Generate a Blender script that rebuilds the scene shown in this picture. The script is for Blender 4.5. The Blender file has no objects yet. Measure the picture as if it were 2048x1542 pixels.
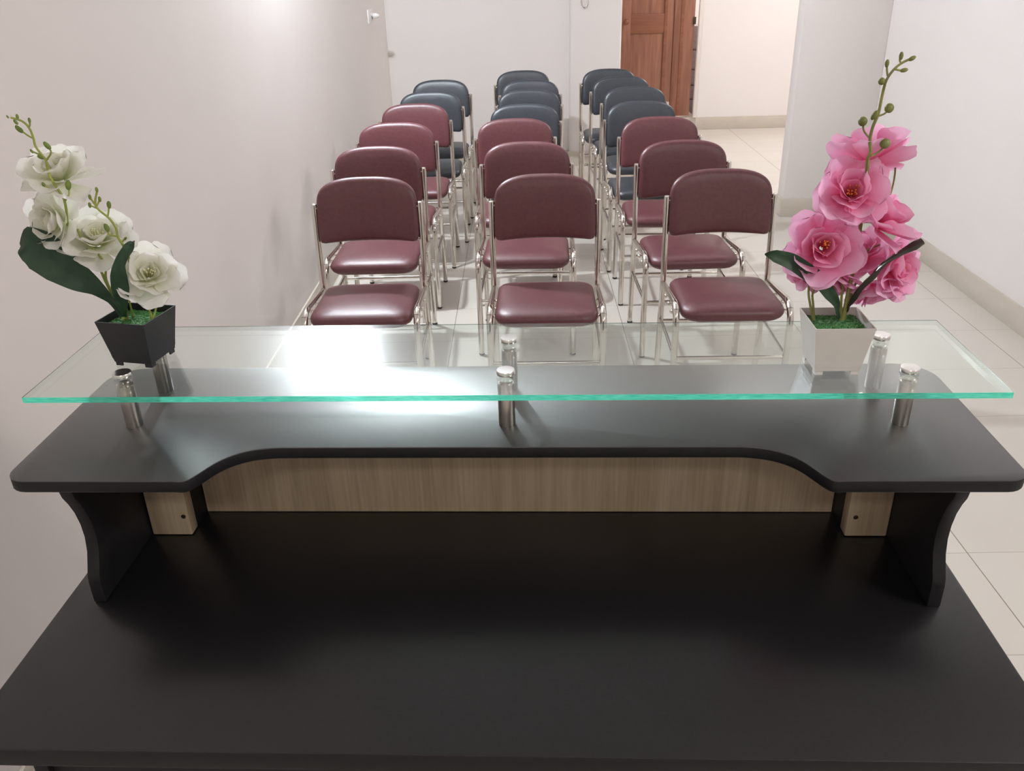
import bpy, bmesh, math, random
from mathutils import Vector, Matrix, noise

scene = bpy.context.scene
COL = scene.collection
PI = math.pi
random.seed(7)

# ------------------------------------------------------------------ camera
cam_data = bpy.data.cameras.new('camera')
cam_data.sensor_fit = 'HORIZONTAL'
cam_data.sensor_width = 36.0
cam_data.lens = 36.0 * 1717.16 / 2048.0
cam_data.clip_start = 0.02
cam = bpy.data.objects.new('camera', cam_data)
COL.objects.link(cam)
R_ = Vector((0.99967061, 0.00522126, -0.02512804))
U_ = Vector((0.02017526, 0.4452901, 0.89515903))
F_ = Vector((-0.01586313, 0.89537113, -0.44503809))
cam.matrix_world = Matrix(((R_[0], U_[0], -F_[0], 0.0), (R_[1], U_[1], -F_[1], 0.0),
                           (R_[2], U_[2], -F_[2], 1.56), (0, 0, 0, 1)))
scene.camera = cam

# ------------------------------------------------------------------ world, exposure, lights
world = bpy.data.worlds.new('world')
scene.world = world
world.use_nodes = True
world.node_tree.nodes['Background'].inputs[0].default_value = (0.9, 0.93, 1.0, 1)
world.node_tree.nodes['Background'].inputs[1].default_value = 0.15
scene.view_settings.view_transform = 'Standard'
scene.view_settings.look = 'None'
scene.view_settings.gamma = 1.0
scene.view_settings.exposure = 0.15
scene.view_settings.use_curve_mapping = False


def area(name, loc, size, power, color, rot=(0, 0, 0)):
    d = bpy.data.lights.new(name, 'AREA')
    d.shape = 'RECTANGLE'
    d.size, d.size_y = size
    d.energy = power
    d.color = color
    o = bpy.data.objects.new(name, d)
    o.location = loc
    o.rotation_euler = rot
    COL.objects.link(o)
    return o


area('fill_light_right', (2.12, 0.1, 2.6), (.12, .9), 30, (1.0, .94, .89), (0, .95, 0))  # added fill aimed at the left wall to brighten it, not a known fixture
area('ceiling_light_rear', (-.2, -1.6, 2.9), (.9, .3), 17, (1.0, .94, .89))
area('ceiling_light_right', (1.6, 4.6, 2.92), (.9, .15), 5, (1.0, .96, .94))
area('ceiling_light_alcove', (3.0, 7.2, 2.92), (1.0, .3), 70, (1.0, .955, .94))
area('ceiling_light_back_room', (1.9, 10.2, 2.92), (.8, .3), 60, (1.0, .92, .9))


# ------------------------------------------------------------------ mesh helpers
def new_bm():
    return bmesh.new()


def finish(name, bm, mat, parent=None, smooth=True, angle=40, loc=None, rotz=None):
    bmesh.ops.recalc_face_normals(bm, faces=bm.faces)
    me = bpy.data.meshes.new(name)
    bm.to_mesh(me)
    bm.free()
    mats = mat if isinstance(mat, (list, tuple)) else [mat]
    for m in mats:
        me.materials.append(m)
    o = bpy.data.objects.new(name, me)
    COL.objects.link(o)
    if smooth:
        for p in me.polygons:
            p.use_smooth = True
        me.set_sharp_from_angle(angle=math.radians(angle))
    if parent is not None:
        o.parent = parent
    if loc is not None:
        o.location = loc
    if rotz is not None:
        o.rotation_euler = (0, 0, rotz)
    return o


def empty(name, loc, rotz=0.0):
    o = bpy.data.objects.new(name, None)
    o.empty_display_size = 0.05
    o.location = loc
    o.rotation_euler = (0, 0, rotz)
    COL.objects.link(o)
    return o


def tag(o, label=None, cat=None, group=None, kind=None):
    if label:
        o['label'] = label
    if cat:
        o['category'] = cat
    if group:
        o['group'] = group
    if kind:
        o['kind'] = kind
    return o


def add_box(bm, lo, hi, bevel=0.0, seg=2, mi=0):
    vs = [bm.verts.new((x, y, z)) for x in (lo[0], hi[0]) for y in (lo[1], hi[1]) for z in (lo[2], hi[2])]
    fs = []
    for q in ((0, 1, 3, 2), (4, 6, 7, 5), (0, 4, 5, 1), (2, 3, 7, 6), (0, 2, 6, 4), (1, 5, 7, 3)):
        f = bm.faces.new([vs[i] for i in q])
        f.material_index = mi
        fs.append(f)
    bmesh.ops.recalc_face_normals(bm, faces=fs)
    if bevel > 0:
        es = list({e for f in fs for e in f.edges})
        bmesh.ops.bevel(bm, geom=es, offset=bevel, segments=seg, profile=0.5, affect='EDGES')


def smooth_path(pts, n=6):
    """Catmull-Rom through the points"""
    P = [Vector(p) for p in pts]
    if len(P) < 3:
        return P
    Q = [P[0] * 2 - P[1]] + P + [P[-1] * 2 - P[-2]]
    out = []
    for i in range(1, len(Q) - 2):
        for k in range(n):
            t = k / n
            a, b, c, d = Q[i - 1], Q[i], Q[i + 1], Q[i + 2]
            out.append(0.5 * ((2 * b) + (c - a) * t + (2 * a - 5 * b + 4 * c - d) * t * t + (3 * b - a - 3 * c + d) * t ** 3))
    out.append(P[-1])
    return out


def add_tube(bm, path, rad, n=12, caps=True, squash=None):
    P = [Vector(p) for p in path]
    rs = rad if isinstance(rad, (list, tuple)) else [rad] * len(P)
    t0 = (P[1] - P[0]).normalized()
    ref = Vector((1, 0, 0)) if abs(t0.x) < 0.9 else Vector((0, 0, 1))
    nrm = (ref - t0 * ref.dot(t0)).normalized()
    rings = []
    for i, p in enumerate(P):
        if i == 0:
            t = P[1] - P[0]
        elif i == len(P) - 1:
            t = P[-1] - P[-2]
        else:
            t = (P[i + 1] - P[i]).normalized() + (P[i] - P[i - 1]).normalized()
        t.normalize()
        nrm = (nrm - t * nrm.dot(t)).normalized()
        b = t.cross(nrm)
        r = rs[min(i, len(rs) - 1)]
        rings.append([bm.verts.new(p + (nrm * math.cos(2 * PI * k / n) + b * math.sin(2 * PI * k / n)) * r) for k in range(n)])
    for a, b in zip(rings, rings[1:]):
        for k in range(n):
            bm.faces.new((a[k], a[(k + 1) % n], b[(k + 1) % n], b[k]))
    if caps:
        bm.faces.new(rings[0][::-1])
        bm.faces.new(rings[-1])


def fillet(pts, r, n=6):
    """polyline with rounded corners"""
    P = [Vector(p) for p in pts]
    out = [P[0]]
    for i in range(1, len(P) - 1):
        a = (P[i - 1] - P[i]); c = (P[i + 1] - P[i])
        d = min(r, a.length * .48, c.length * .48)
        p0 = P[i] + a.normalized() * d
        p2 = P[i] + c.normalized() * d
        for k in range(n + 1):
            t = k / n
            out.append(p0 * (1 - t) ** 2 + P[i] * 2 * t * (1 - t) + p2 * t * t)
    out.append(P[-1])
    return out


def add_lathe(bm, prof, c=(0, 0, 0), n=28, axis='Z'):
    rings = []
    for r, z in prof:
        ring = []
        for k in range(n):
            a = 2 * PI * k / n
            x, y = r * math.cos(a), r * math.sin(a)
            v = {'Z': (x, y, z), 'Y': (x, z, y), 'X': (z, x, y)}[axis]
            ring.append(bm.verts.new((c[0] + v[0], c[1] + v[1], c[2] + v[2])))
        rings.append(ring)
    for a, b in zip(rings, rings[1:]):
        for k in range(n):
            bm.faces.new((a[k], a[(k + 1) % n], b[(k + 1) % n], b[k]))
    bm.faces.new(rings[0][::-1])
    bm.faces.new(rings[-1])


def add_ball(bm, c, r, sc=(1, 1, 1), rot=None, seg=12):
    m = Matrix.Translation(c)
    if rot is not None:
        m = m @ rot
    m = m @ Matrix.Diagonal((sc[0], sc[1], sc[2], 1))
    bmesh.ops.create_uvsphere(bm, u_segments=seg, v_segments=max(6, seg // 2), radius=r, matrix=m)


def rounded_poly(pts, radii, n=6):
    """2-D closed polygon with rounded corners"""
    out = []
    N = len(pts)
    for i in range(N):
        p = Vector(pts[i]); a = Vector(pts[i - 1]) - p; c = Vector(pts[(i + 1) % N]) - p
        r = radii[i] if isinstance(radii, (list, tuple)) else radii
        if r <= 0:
            out.append(tuple(p)); continue
        ang = a.angle(c)
        d = min(r / math.tan(ang / 2), a.length * .49, c.length * .49)
        p0 = p + a.normalized() * d; p2 = p + c.normalized() * d
        k_ = 0.5523 if abs(ang - PI / 2) < .5 else 0.6
        c0 = p0.lerp(p, k_); c1 = p2.lerp(p, k_)
        for k in range(n + 1):
            t = k / n
            q = p0 * (1 - t) ** 3 + c0 * 3 * t * (1 - t) ** 2 + c1 * 3 * t * t * (1 - t) + p2 * t ** 3
            out.append(tuple(q))
    return out


def add_plate(bm, outline, z0, z1, bevel=0.0015, plane='XY', mi=0, side=None):
    """extruded outline with a small edge bevel"""
    def V(x, y, z):
        return {'XY': (x, y, z), 'YZ': (z, x, y), 'XZ': (x, z, y)}[plane]
    lo = [bm.verts.new(V(x, y, z0)) for x, y in outline]
    hi = [bm.verts.new(V(x, y, z1)) for x, y in outline]
    N = len(outline)
    f0 = bm.faces.new(lo[::-1]); f1 = bm.faces.new(hi)
    fs = [f0, f1]
    for i in range(N):
        fs.append(bm.faces.new((lo[i], lo[(i + 1) % N], hi[(i + 1) % N], hi[i])))
    for f in fs:
        f.material_index = mi
    if side is not None:
        for f in fs[2:]:
            f.material_index = side
    bmesh.ops.recalc_face_normals(bm, faces=fs)
    if bevel > 0:
        es = list(f0.edges) + list(f1.edges)
        bmesh.ops.bevel(bm, geom=es, offset=bevel, segments=2, profile=0.5, affect='EDGES')


def add_cushion(bm, outline, prof, to3, centre=(0, 0)):
    """stack of shrunken copies of an outline: prof = [(inset, height)]; to3 maps (x,y,h)->point"""
    rings = []
    ext = max(max(abs(x - centre[0]), abs(y - centre[1])) for x, y in outline)
    for ins, h in prof:
        ring = []
        for x, y in outline:
            dx, dy = x - centre[0], y - centre[1]
            L = math.hypot(dx, dy)
            k = max(0.0, 1 - ins / max(L, 1e-6)) if ins < ext * 0.5 else (1 - ins / ext)
            ring.append(bm.verts.new(to3(centre[0] + dx * k, centre[1] + dy * k, h)))
        rings.append(ring)
    N = len(outline)
    for a, b in zip(rings, rings[1:]):
        for i in range(N):
            bm.faces.new((a[i], a[(i + 1) % N], b[(i + 1) % N], b[i]))
    bm.faces.new(rings[0][::-1]); bm.faces.new(rings[-1])


# ------------------------------------------------------------------ materials
def base_mat(name, color, rough=0.5, metal=0.0, spec=0.5, coat=0.0):
    m = bpy.data.materials.new(name)
    m.use_nodes = True
    b = m.node_tree.nodes['Principled BSDF']
    b.inputs['Base Color'].default_value = (*color, 1)
    b.inputs['Roughness'].default_value = rough
    b.inputs['Metallic'].default_value = metal
    b.inputs['Specular IOR Level'].default_value = spec
    b.inputs['Coat Weight'].default_value = coat
    b.inputs['Coat Roughness'].default_value = 0.1
    return m, m.node_tree, b


def noise_mat(name, c1, c2, scale=20, rough=0.5, rough_var=0.0, bump=0.0, bump_scale=None, metal=0.0, spec=0.5, coat=0.0, stretch=(1, 1, 1), detail=4, bdist=0.001, coat_rough=0.1):
    m, nt, b = base_mat(name, c1, rough, metal, spec, coat)
    b.inputs['Coat Roughness'].default_value = coat_rough
    N, L = nt.nodes, nt.links
    tc = N.new('ShaderNodeTexCoord')
    mp = N.new('ShaderNodeMapping')
    mp.inputs['Scale'].default_value = stretch
    L.new(tc.outputs['Object'], mp.inputs['Vector'])
    nz = N.new('ShaderNodeTexNoise')
    nz.inputs['Scale'].default_value = scale
    nz.inputs['Detail'].default_value = detail
    L.new(mp.outputs[0], nz.inputs['Vector'])
    cr = N.new('ShaderNodeValToRGB')
    cr.color_ramp.elements[0].position = 0.3
    cr.color_ramp.elements[1].position = 0.7
    cr.color_ramp.elements[0].color = (*c1, 1)
    cr.color_ramp.elements[1].color = (*c2, 1)
    L.new(nz.outputs['Fac'], cr.inputs[0])
    L.new(cr.outputs[0], b.inputs['Base Color'])
    if rough_var:
        mr = N.new('ShaderNodeMapRange')
        mr.inputs[3].default_value = rough - rough_var
        mr.inputs[4].default_value = rough + rough_var
        L.new(nz.outputs['Fac'], mr.inputs[0])
        L.new(mr.outputs[0], b.inputs['Roughness'])
    if bump:
        n2 = N.new('ShaderNodeTexNoise')
        n2.inputs['Scale'].default_value = bump_scale or scale
        n2.inputs['Detail'].default_value = 3
        L.new(mp.outputs[0], n2.inputs['Vector'])
        bp = N.new('ShaderNodeBump')
        bp.inputs['Strength'].default_value = bump
        bp.inputs['Distance'].default_value = bdist
        L.new(n2.outputs['Fac'], bp.inputs['Height'])
        L.new(bp.outputs[0], b.inputs['Normal'])
    return m


M = {}
M['wall'] = noise_mat('wall_paint', (0.745, 0.695, 0.672), (0.76, 0.71, 0.687), 3, 0.75, bump=0.05, bump_scale=60, spec=0.25)
M['ceiling'] = noise_mat('ceiling_paint', (0.62, 0.60, 0.585), (0.64, 0.62, 0.605), 3, 0.8, spec=0.2)
M['base'] = noise_mat('skirting_tile', (0.52, 0.46, 0.39), (0.56, 0.50, 0.43), 8, 0.35)
M['maroon'] = noise_mat('maroon_vinyl', (0.094, 0.022, 0.029), (0.125, 0.032, 0.039), 70, 0.42, 0.05, bump=0.45, bump_scale=330, spec=0.72, bdist=0.0006)
M['navy'] = noise_mat('navy_vinyl', (0.022, 0.027, 0.037), (0.032, 0.038, 0.049), 70, 0.40, 0.05, bump=0.45, bump_scale=330, spec=0.72, bdist=0.0006)
M['chrome'] = noise_mat('steel_tube', (0.70, 0.66, 0.61), (0.76, 0.72, 0.67), 14, 0.13, 0.03, metal=1.0)
M['rubber'] = noise_mat('black_rubber', (0.015, 0.015, 0.015), (0.025, 0.025, 0.025), 50, 0.6)
M['black'] = noise_mat('black_laminate', (0.005, 0.005, 0.0062), (0.008, 0.008, 0.0098), 260, 0.42, 0.04, bump=0.22, bump_scale=900, spec=0.3, coat=0.6, coat_rough=0.22, bdist=0.0003)
M['shelf'] = noise_mat('black_shelf_laminate', (0.005, 0.005, 0.0062), (0.008, 0.008, 0.0098), 260, 0.40, 0.03, bump=0.22, bump_scale=900, spec=0.25, bdist=0.0003, coat=1.0, coat_rough=0.37)
M['shelf'].node_tree.nodes['Principled BSDF'].inputs['Coat IOR'].default_value = 1.8
M['black_edge'] = noise_mat('black_edging', (0.008, 0.008, 0.010), (0.011, 0.011, 0.013), 100, 0.5, spec=0.3)
M['brushed'] = noise_mat('brushed_steel', (0.50, 0.47, 0.44), (0.60, 0.57, 0.54), 40, 0.27, 0.06, metal=1.0, stretch=(1, 1, 0.05))
M['cap'] = noise_mat('polished_steel', (0.75, 0.74, 0.72), (0.8, 0.79, 0.77), 30, 0.2, metal=1.0)
M['pot_black'] = noise_mat('black_plastic', (0.012, 0.012, 0.016), (0.018, 0.018, 0.022), 60, 0.45)
M['pot_white'] = noise_mat('white_plastic', (0.60, 0.575, 0.55), (0.64, 0.61, 0.585), 30, 0.4)
M['leaf'] = noise_mat('dark_leaf', (0.008, 0.034, 0.014), (0.018, 0.058, 0.024), 60, 0.6, bump=0.3, bump_scale=150)
M['leaf_brown'] = noise_mat('dry_leaf', (0.020, 0.016, 0.012), (0.040, 0.034, 0.026), 60, 0.3)
M['stem_l'] = noise_mat('lime_stem', (0.20, 0.24, 0.045), (0.36, 0.42, 0.09), 45, 0.5)
M['stem_r'] = noise_mat('olive_stem', (0.13, 0.13, 0.035), (0.30, 0.30, 0.09), 35, 0.5)
M['bud_l'] = noise_mat('green_bud', (0.085, 0.14, 0.018), (0.20, 0.27, 0.05), 70, 0.5)
M['bud_r'] = noise_mat('olive_bud', (0.10, 0.12, 0.022), (0.20, 0.22, 0.06), 70, 0.5)
M['grass'] = noise_mat('plastic_grass', (0.02, 0.14, 0.025), (0.11, 0.36, 0.10), 500, 0.55, bump=1.0, bump_scale=900, bdist=0.002)
M['stamen'] = noise_mat('orange_stamen', (0.75, 0.16, 0.05), (0.85, 0.30, 0.07), 200, 0.5)
M['stamen_w'] = noise_mat('cream_stamen', (0.70, 0.68, 0.40), (0.75, 0.72, 0.45), 200, 0.5)
M['plate'] = noise_mat('white_switch_plastic', (0.72, 0.69, 0.67), (0.75, 0.72, 0.70), 30, 0.35)
M['jamb'] = noise_mat('white_jamb_paint', (0.70, 0.64, 0.60), (0.73, 0.67, 0.63), 10, 0.5)
M['grey'] = noise_mat('grey_fabric', (0.32, 0.29, 0.30), (0.38, 0.35, 0.36), 30, 0.7)
M['lampwhite'] = noise_mat('lamp_holder_plastic', (0.8, 0.8, 0.8), (0.85, 0.85, 0.85), 30, 0.4)
M['screw'] = noise_mat('dark_screw', (0.05, 0.04, 0.03), (0.08, 0.06, 0.04), 100, 0.4, metal=0.7)


def emission_mat(name, color, strength):
    m = bpy.data.materials.new(name)
    m.use_nodes = True
    nt = m.node_tree
    nt.nodes.clear()
    e = nt.nodes.new('ShaderNodeEmission')
    e.inputs[0].default_value = (*color, 1)
    e.inputs[1].default_value = strength
    o = nt.nodes.new('ShaderNodeOutputMaterial')
    nt.links.new(e.outputs[0], o.inputs[0])
    return m


def wood_mat(name, c1, c2, c3, axis, rough=0.45, scale=1.0):
    """grain running along one axis"""
    m, nt, b = base_mat(name, c1, rough, spec=0.4)
    N, L = nt.nodes, nt.links
    tc = N.new('ShaderNodeTexCoord')
    mp = N.new('ShaderNodeMapping')
    s = [14 * scale, 14 * scale, 14 * scale]
    s['XYZ'.index(axis)] = 1.1 * scale
    mp.inputs['Scale'].default_value = s
    L.new(tc.outputs['Object'], mp.inputs['Vector'])
    nz = N.new('ShaderNodeTexNoise')
    nz.inputs['Scale'].default_value = 1.6
    nz.inputs['Detail'].default_value = 8
    nz.inputs['Distortion'].default_value = 0.8
    L.new(mp.outputs[0], nz.inputs['Vector'])
    cr = N.new('ShaderNodeValToRGB')
    e = cr.color_ramp.elements
    e[0].position = 0.32; e[0].color = (*c1, 1)
    e[1].position = 0.68; e[1].color = (*c3, 1)
    x = e.new(0.5); x.color = (*c2, 1)
    L.new(nz.outputs['Fac'], cr.inputs[0])
    mp2 = N.new('ShaderNodeMapping')
    s2 = [220 * scale] * 3
    s2['XYZ'.index(axis)] = 6 * scale
    mp2.inputs['Scale'].default_value = s2
    L.new(tc.outputs['Object'], mp2.inputs['Vector'])
    n2 = N.new('ShaderNodeTexNoise')
    n2.inputs['Scale'].default_value = 1.0
    n2.inputs['Detail'].default_value = 2
    L.new(mp2.outputs[0], n2.inputs['Vector'])
    mx = N.new('ShaderNodeMix')
    mx.data_type = 'RGBA'; mx.blend_type = 'MULTIPLY'
    mx.inputs['Factor'].default_value = 0.35
    L.new(cr.outputs[0], mx.inputs['A'])
    c2r = N.new('ShaderNodeValToRGB')
    c2r.color_ramp.elements[0].position = 0.35
    c2r.color_ramp.elements[0].color = (0.6, 0.6, 0.6, 1)
    c2r.color_ramp.elements[1].position = 0.65
    L.new(n2.outputs['Fac'], c2r.inputs[0])
    L.new(c2r.outputs[0], mx.inputs['B'])
    L.new(mx.outputs['Result'], b.inputs['Base Color'])
    return m


M['panel_wood'] = wood_mat('pale_oak_laminate', (0.38, 0.30, 0.20), (0.45, 0.36, 0.25), (0.50, 0.41, 0.295), 'Z')
M['door_wood'] = wood_mat('stained_door_wood', (0.25, 0.105, 0.068), (0.33, 0.148, 0.098), (0.40, 0.195, 0.128), 'Z', 0.4)
M['door_wood_h'] = wood_mat('stained_rail_wood', (0.24, 0.09, 0.055), (0.28, 0.11, 0.065), (0.34, 0.135, 0.08), 'X', 0.4)


def tile_mat():
    """0.8 x 0.4 m glossy cream tiles with thin joints"""
    m, nt, b = base_mat('cream_floor_tile', (0.7, 0.66, 0.6), 0.2, spec=0.5)
    N, L = nt.nodes, nt.links
    geo = N.new('ShaderNodeNewGeometry')
    sep = N.new('ShaderNodeSeparateXYZ')
    L.new(geo.outputs['Position'], sep.inputs[0])

    def math_(op, a, b_=None, v=None):
        n = N.new('ShaderNodeMath'); n.operation = op
        for i, q in enumerate((a, b_)):
            if q is None:
                continue
            if isinstance(q, (int, float)):
                n.inputs[i].default_value = q
            else:
                L.new(q, n.inputs[i])
        return n.outputs[0]

    def joint(out, off, pitch, half):
        t = math_('DIVIDE', math_('SUBTRACT', out, off), pitch)
        fr = math_('FRACT', t)
        d = math_('MINIMUM', fr, math_('SUBTRACT', 1.0, fr))
        return math_('LESS_THAN', math_('MULTIPLY', d, pitch), half), math_('FLOOR', t)
    jx, ix = joint(sep.outputs[0], -0.332, 0.795, 0.0016)
    jy, iy = joint(sep.outputs[1], 1.98 - 4.0, 0.402, 0.0014)
    j = math_('MAXIMUM', jx, math_('MULTIPLY', jy, 0.55))
    wn = N.new('ShaderNodeTexWhiteNoise'); wn.noise_dimensions = '2D'
    cb = N.new('ShaderNodeCombineXYZ')
    L.new(ix, cb.inputs[0]); L.new(iy, cb.inputs[1])
    L.new(cb.outputs[0], wn.inputs['Vector'])
    nz = N.new('ShaderNodeTexNoise'); nz.inputs['Scale'].default_value = 2.5; nz.inputs['Detail'].default_value = 5
    L.new(geo.outputs['Position'], nz.inputs['Vector'])
    cr = N.new('ShaderNodeValToRGB')
    cr.color_ramp.elements[0].position = 0.25; cr.color_ramp.elements[0].color = (0.60, 0.555, 0.50, 1)
    cr.color_ramp.elements[1].position = 0.75; cr.color_ramp.elements[1].color = (0.635, 0.595, 0.54, 1)
    v = math_('ADD', math_('MULTIPLY', nz.outputs['Fac'], 0.75), math_('MULTIPLY', wn.outputs['Value'], 0.25))
    L.new(v, cr.inputs[0])
    mx = N.new('ShaderNodeMix'); mx.data_type = 'RGBA'
    L.new(j, mx.inputs['Factor'])
    L.new(cr.outputs[0], mx.inputs['A'])
    mx.inputs['B'].default_value = (0.26, 0.22, 0.18, 1)
    L.new(mx.outputs['Result'], b.inputs['Base Color'])
    r = math_('ADD', math_('MULTIPLY', nz.outputs['Fac'], 0.06), 0.16)
    L.new(r, b.inputs['Roughness'])
    return m


M['tile'] = tile_mat()


def glass_mat():
    """thin clear glass surface: transparent with a Schlick mirror coat on each face"""
    m = bpy.data.materials.new('clear_glass')
    m.use_nodes = True
    nt = m.node_tree
    N, L = nt.nodes, nt.links
    N.clear()
    geo = N.new('ShaderNodeNewGeometry')
    dot = N.new('ShaderNodeVectorMath'); dot.operation = 'DOT_PRODUCT'
    L.new(geo.outputs['Normal'], dot.inputs[0]); L.new(geo.outputs['Incoming'], dot.inputs[1])
    ab = N.new('ShaderNodeMath'); ab.operation = 'ABSOLUTE'; L.new(dot.outputs['Value'], ab.inputs[0])
    om = N.new('ShaderNodeMath'); om.operation = 'SUBTRACT'; om.inputs[0].default_value = 1.0; L.new(ab.outputs[0], om.inputs[1])
    pw = N.new('ShaderNodeMath'); pw.operation = 'POWER'; L.new(om.outputs[0], pw.inputs[0]); pw.inputs[1].default_value = 5.0
    ma = N.new('ShaderNodeMath'); ma.operation = 'MULTIPLY_ADD'; L.new(pw.outputs[0], ma.inputs[0]); ma.inputs[1].default_value = 0.93; ma.inputs[2].default_value = 0.07
    tr = N.new('ShaderNodeBsdfTransparent'); tr.inputs[0].default_value = (0.93, 0.965, 0.945, 1)
    gl = N.new('ShaderNodeBsdfGlossy'); gl.inputs['Roughness'].default_value = 0.015; gl.inputs[0].default_value = (1, 1, 1, 1)
    g2 = N.new('ShaderNodeBsdfGlossy'); g2.inputs['Roughness'].default_value = 0.175; g2.inputs[0].default_value = (1, 1, 1, 1)
    mg = N.new('ShaderNodeMixShader'); mg.inputs[0].default_value = 0.42
    L.new(gl.outputs[0], mg.inputs[1]); L.new(g2.outputs[0], mg.inputs[2])
    mx = N.new('ShaderNodeMixShader')
    L.new(ma.outputs[0], mx.inputs[0]); L.new(tr.outputs[0], mx.inputs[1]); L.new(mg.outputs[0], mx.inputs[2])
    o = N.new('ShaderNodeOutputMaterial'); L.new(mx.outputs[0], o.inputs[0])
    return m


def glass_edge_mat():
    m, nt, b = base_mat('green_glass_edge', (0.06, 0.55, 0.40), 0.25, spec=0.6)
    N, L = nt.nodes, nt.links
    tc = N.new('ShaderNodeTexCoord')
    mp = N.new('ShaderNodeMapping'); mp.inputs['Scale'].default_value = (60, 60, 500)
    L.new(tc.outputs['Object'], mp.inputs[0])
    nz = N.new('ShaderNodeTexNoise'); nz.inputs['Scale'].default_value = 1.0
    L.new(mp.outputs[0], nz.inputs['Vector'])
    cr = N.new('ShaderNodeValToRGB')
    cr.color_ramp.elements[0].position = 0.3; cr.color_ramp.elements[0].color = (0.07, 0.72, 0.50, 1)
    cr.color_ramp.elements[1].position = 0.75; cr.color_ramp.elements[1].color = (0.20, 0.92, 0.70, 1)
    L.new(nz.outputs['Fac'], cr.inputs[0])
    L.new(cr.outputs[0], b.inputs['Base Color'])
    tl = N.new('ShaderNodeBsdfTranslucent'); L.new(cr.outputs[0], tl.inputs[0])
    tp = N.new('ShaderNodeBsdfTransparent'); tp.inputs[0].default_value = (0.3, 0.85, 0.7, 1)
    m1 = N.new('ShaderNodeMixShader'); m1.inputs[0].default_value = 0.6
    m2 = N.new('ShaderNodeMixShader'); m2.inputs[0].default_value = 0.12
    L.new(b.outputs[0], m1.inputs[1]); L.new(tl.outputs[0], m1.inputs[2])
    L.new(m1.outputs[0], m2.inputs[1]); L.new(tp.outputs[0], m2.inputs[2])
    L.new(m2.outputs[0], nt.nodes['Material Output'].inputs[0])
    return m


M['glass'] = glass_mat()
M['glass_edge'] = glass_edge_mat()


def clear_edge_mat(name, tint, refl, w):
    m = bpy.data.materials.new(name)
    m.use_nodes = True
    N, L = m.node_tree.nodes, m.node_tree.links
    N.clear()
    tr = N.new('ShaderNodeBsdfTransparent'); tr.inputs[0].default_value = tint
    gl = N.new('ShaderNodeBsdfGlossy'); gl.inputs['Roughness'].default_value = 0.1; gl.inputs[0].default_value = refl
    mx = N.new('ShaderNodeMixShader'); mx.inputs[0].default_value = w
    L.new(tr.outputs[0], mx.inputs[1]); L.new(gl.outputs[0], mx.inputs[2])
    o = N.new('ShaderNodeOutputMaterial'); L.new(mx.outputs[0], o.inputs[0])
    return m


M['glass_side'] = clear_edge_mat('dark_glass_edge', (0.22, 0.27, 0.26, 1), (0.5, 0.58, 0.56, 1), 0.3)
M['glass_rim'] = clear_edge_mat('clear_glass_edge', (0.90, 0.955, 0.935, 1), (0.9, 1, .97, 1), 0.07)


def petal_mat(name, inner, mid, outer):
    """colour changes from the throat of the blossom to the petal tip"""
    m, nt, b = base_mat(name, mid, 0.55, spec=0.25)
    N, L = nt.nodes, nt.links
    at = N.new('ShaderNodeAttribute'); at.attribute_name = 'petal_t'
    cr = N.new('ShaderNodeValToRGB')
    e = cr.color_ramp.elements
    e[0].position = 0.05; e[0].color = (*inner, 1)
    e[1].position = 1.0; e[1].color = (*outer, 1)
    x = e.new(0.5); x.color = (*mid, 1)
    tc = N.new('ShaderNodeTexCoord')
    nz = N.new('ShaderNodeTexNoise'); nz.inputs['Scale'].default_value = 55; nz.inputs['Detail'].default_value = 3
    L.new(tc.outputs['Object'], nz.inputs['Vector'])
    ad = N.new('ShaderNodeMath'); ad.operation = 'MULTIPLY_ADD'
    L.new(nz.outputs['Fac'], ad.inputs[0]); ad.inputs[1].default_value = 0.35; 
    sb = N.new('ShaderNodeMath'); sb.operation = 'SUBTRACT'; L.new(at.outputs['Fac'], sb.inputs[0]); sb.inputs[1].default_value = 0.175
    L.new(sb.outputs[0], ad.inputs[2])
    L.new(ad.outputs[0], cr.inputs[0])
    L.new(cr.outputs[0], b.inputs['Base Color'])
    tl = N.new('ShaderNodeBsdfTranslucent'); L.new(cr.outputs[0], tl.inputs[0])
    mx = N.new('ShaderNodeMixShader'); mx.inputs[0].default_value = 0.45
    L.new(b.outputs[0], mx.inputs[1]); L.new(tl.outputs[0], mx.inputs[2])
    L.new(mx.outputs[0], nt.nodes['Material Output'].inputs[0])
    return m


M['pink'] = petal_mat('pink_silk_petal', (0.85, 0.12, 0.30), (0.89, 0.34, 0.56), (0.93, 0.58, 0.79))
M['white_petal'] = petal_mat('white_silk_petal', (0.72, 0.76, 0.48), (0.86, 0.86, 0.76), (0.92, 0.91, 0.89))

# ------------------------------------------------------------------ the room
XL, XR, YF, YP, YA, ZC = -1.04, 2.215, 7.27, 5.55, 8.75, 3.0
YB = -2.6
XE = 5.2


def struct(name, boxes, mat, bevel=0.0):
    bm = new_bm()
    for lo, hi in boxes:
        add_box(bm, lo, hi, bevel)
    o = finish(name, bm, mat, smooth=bevel > 0)
    tag(o, kind='structure')
    return o


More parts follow.
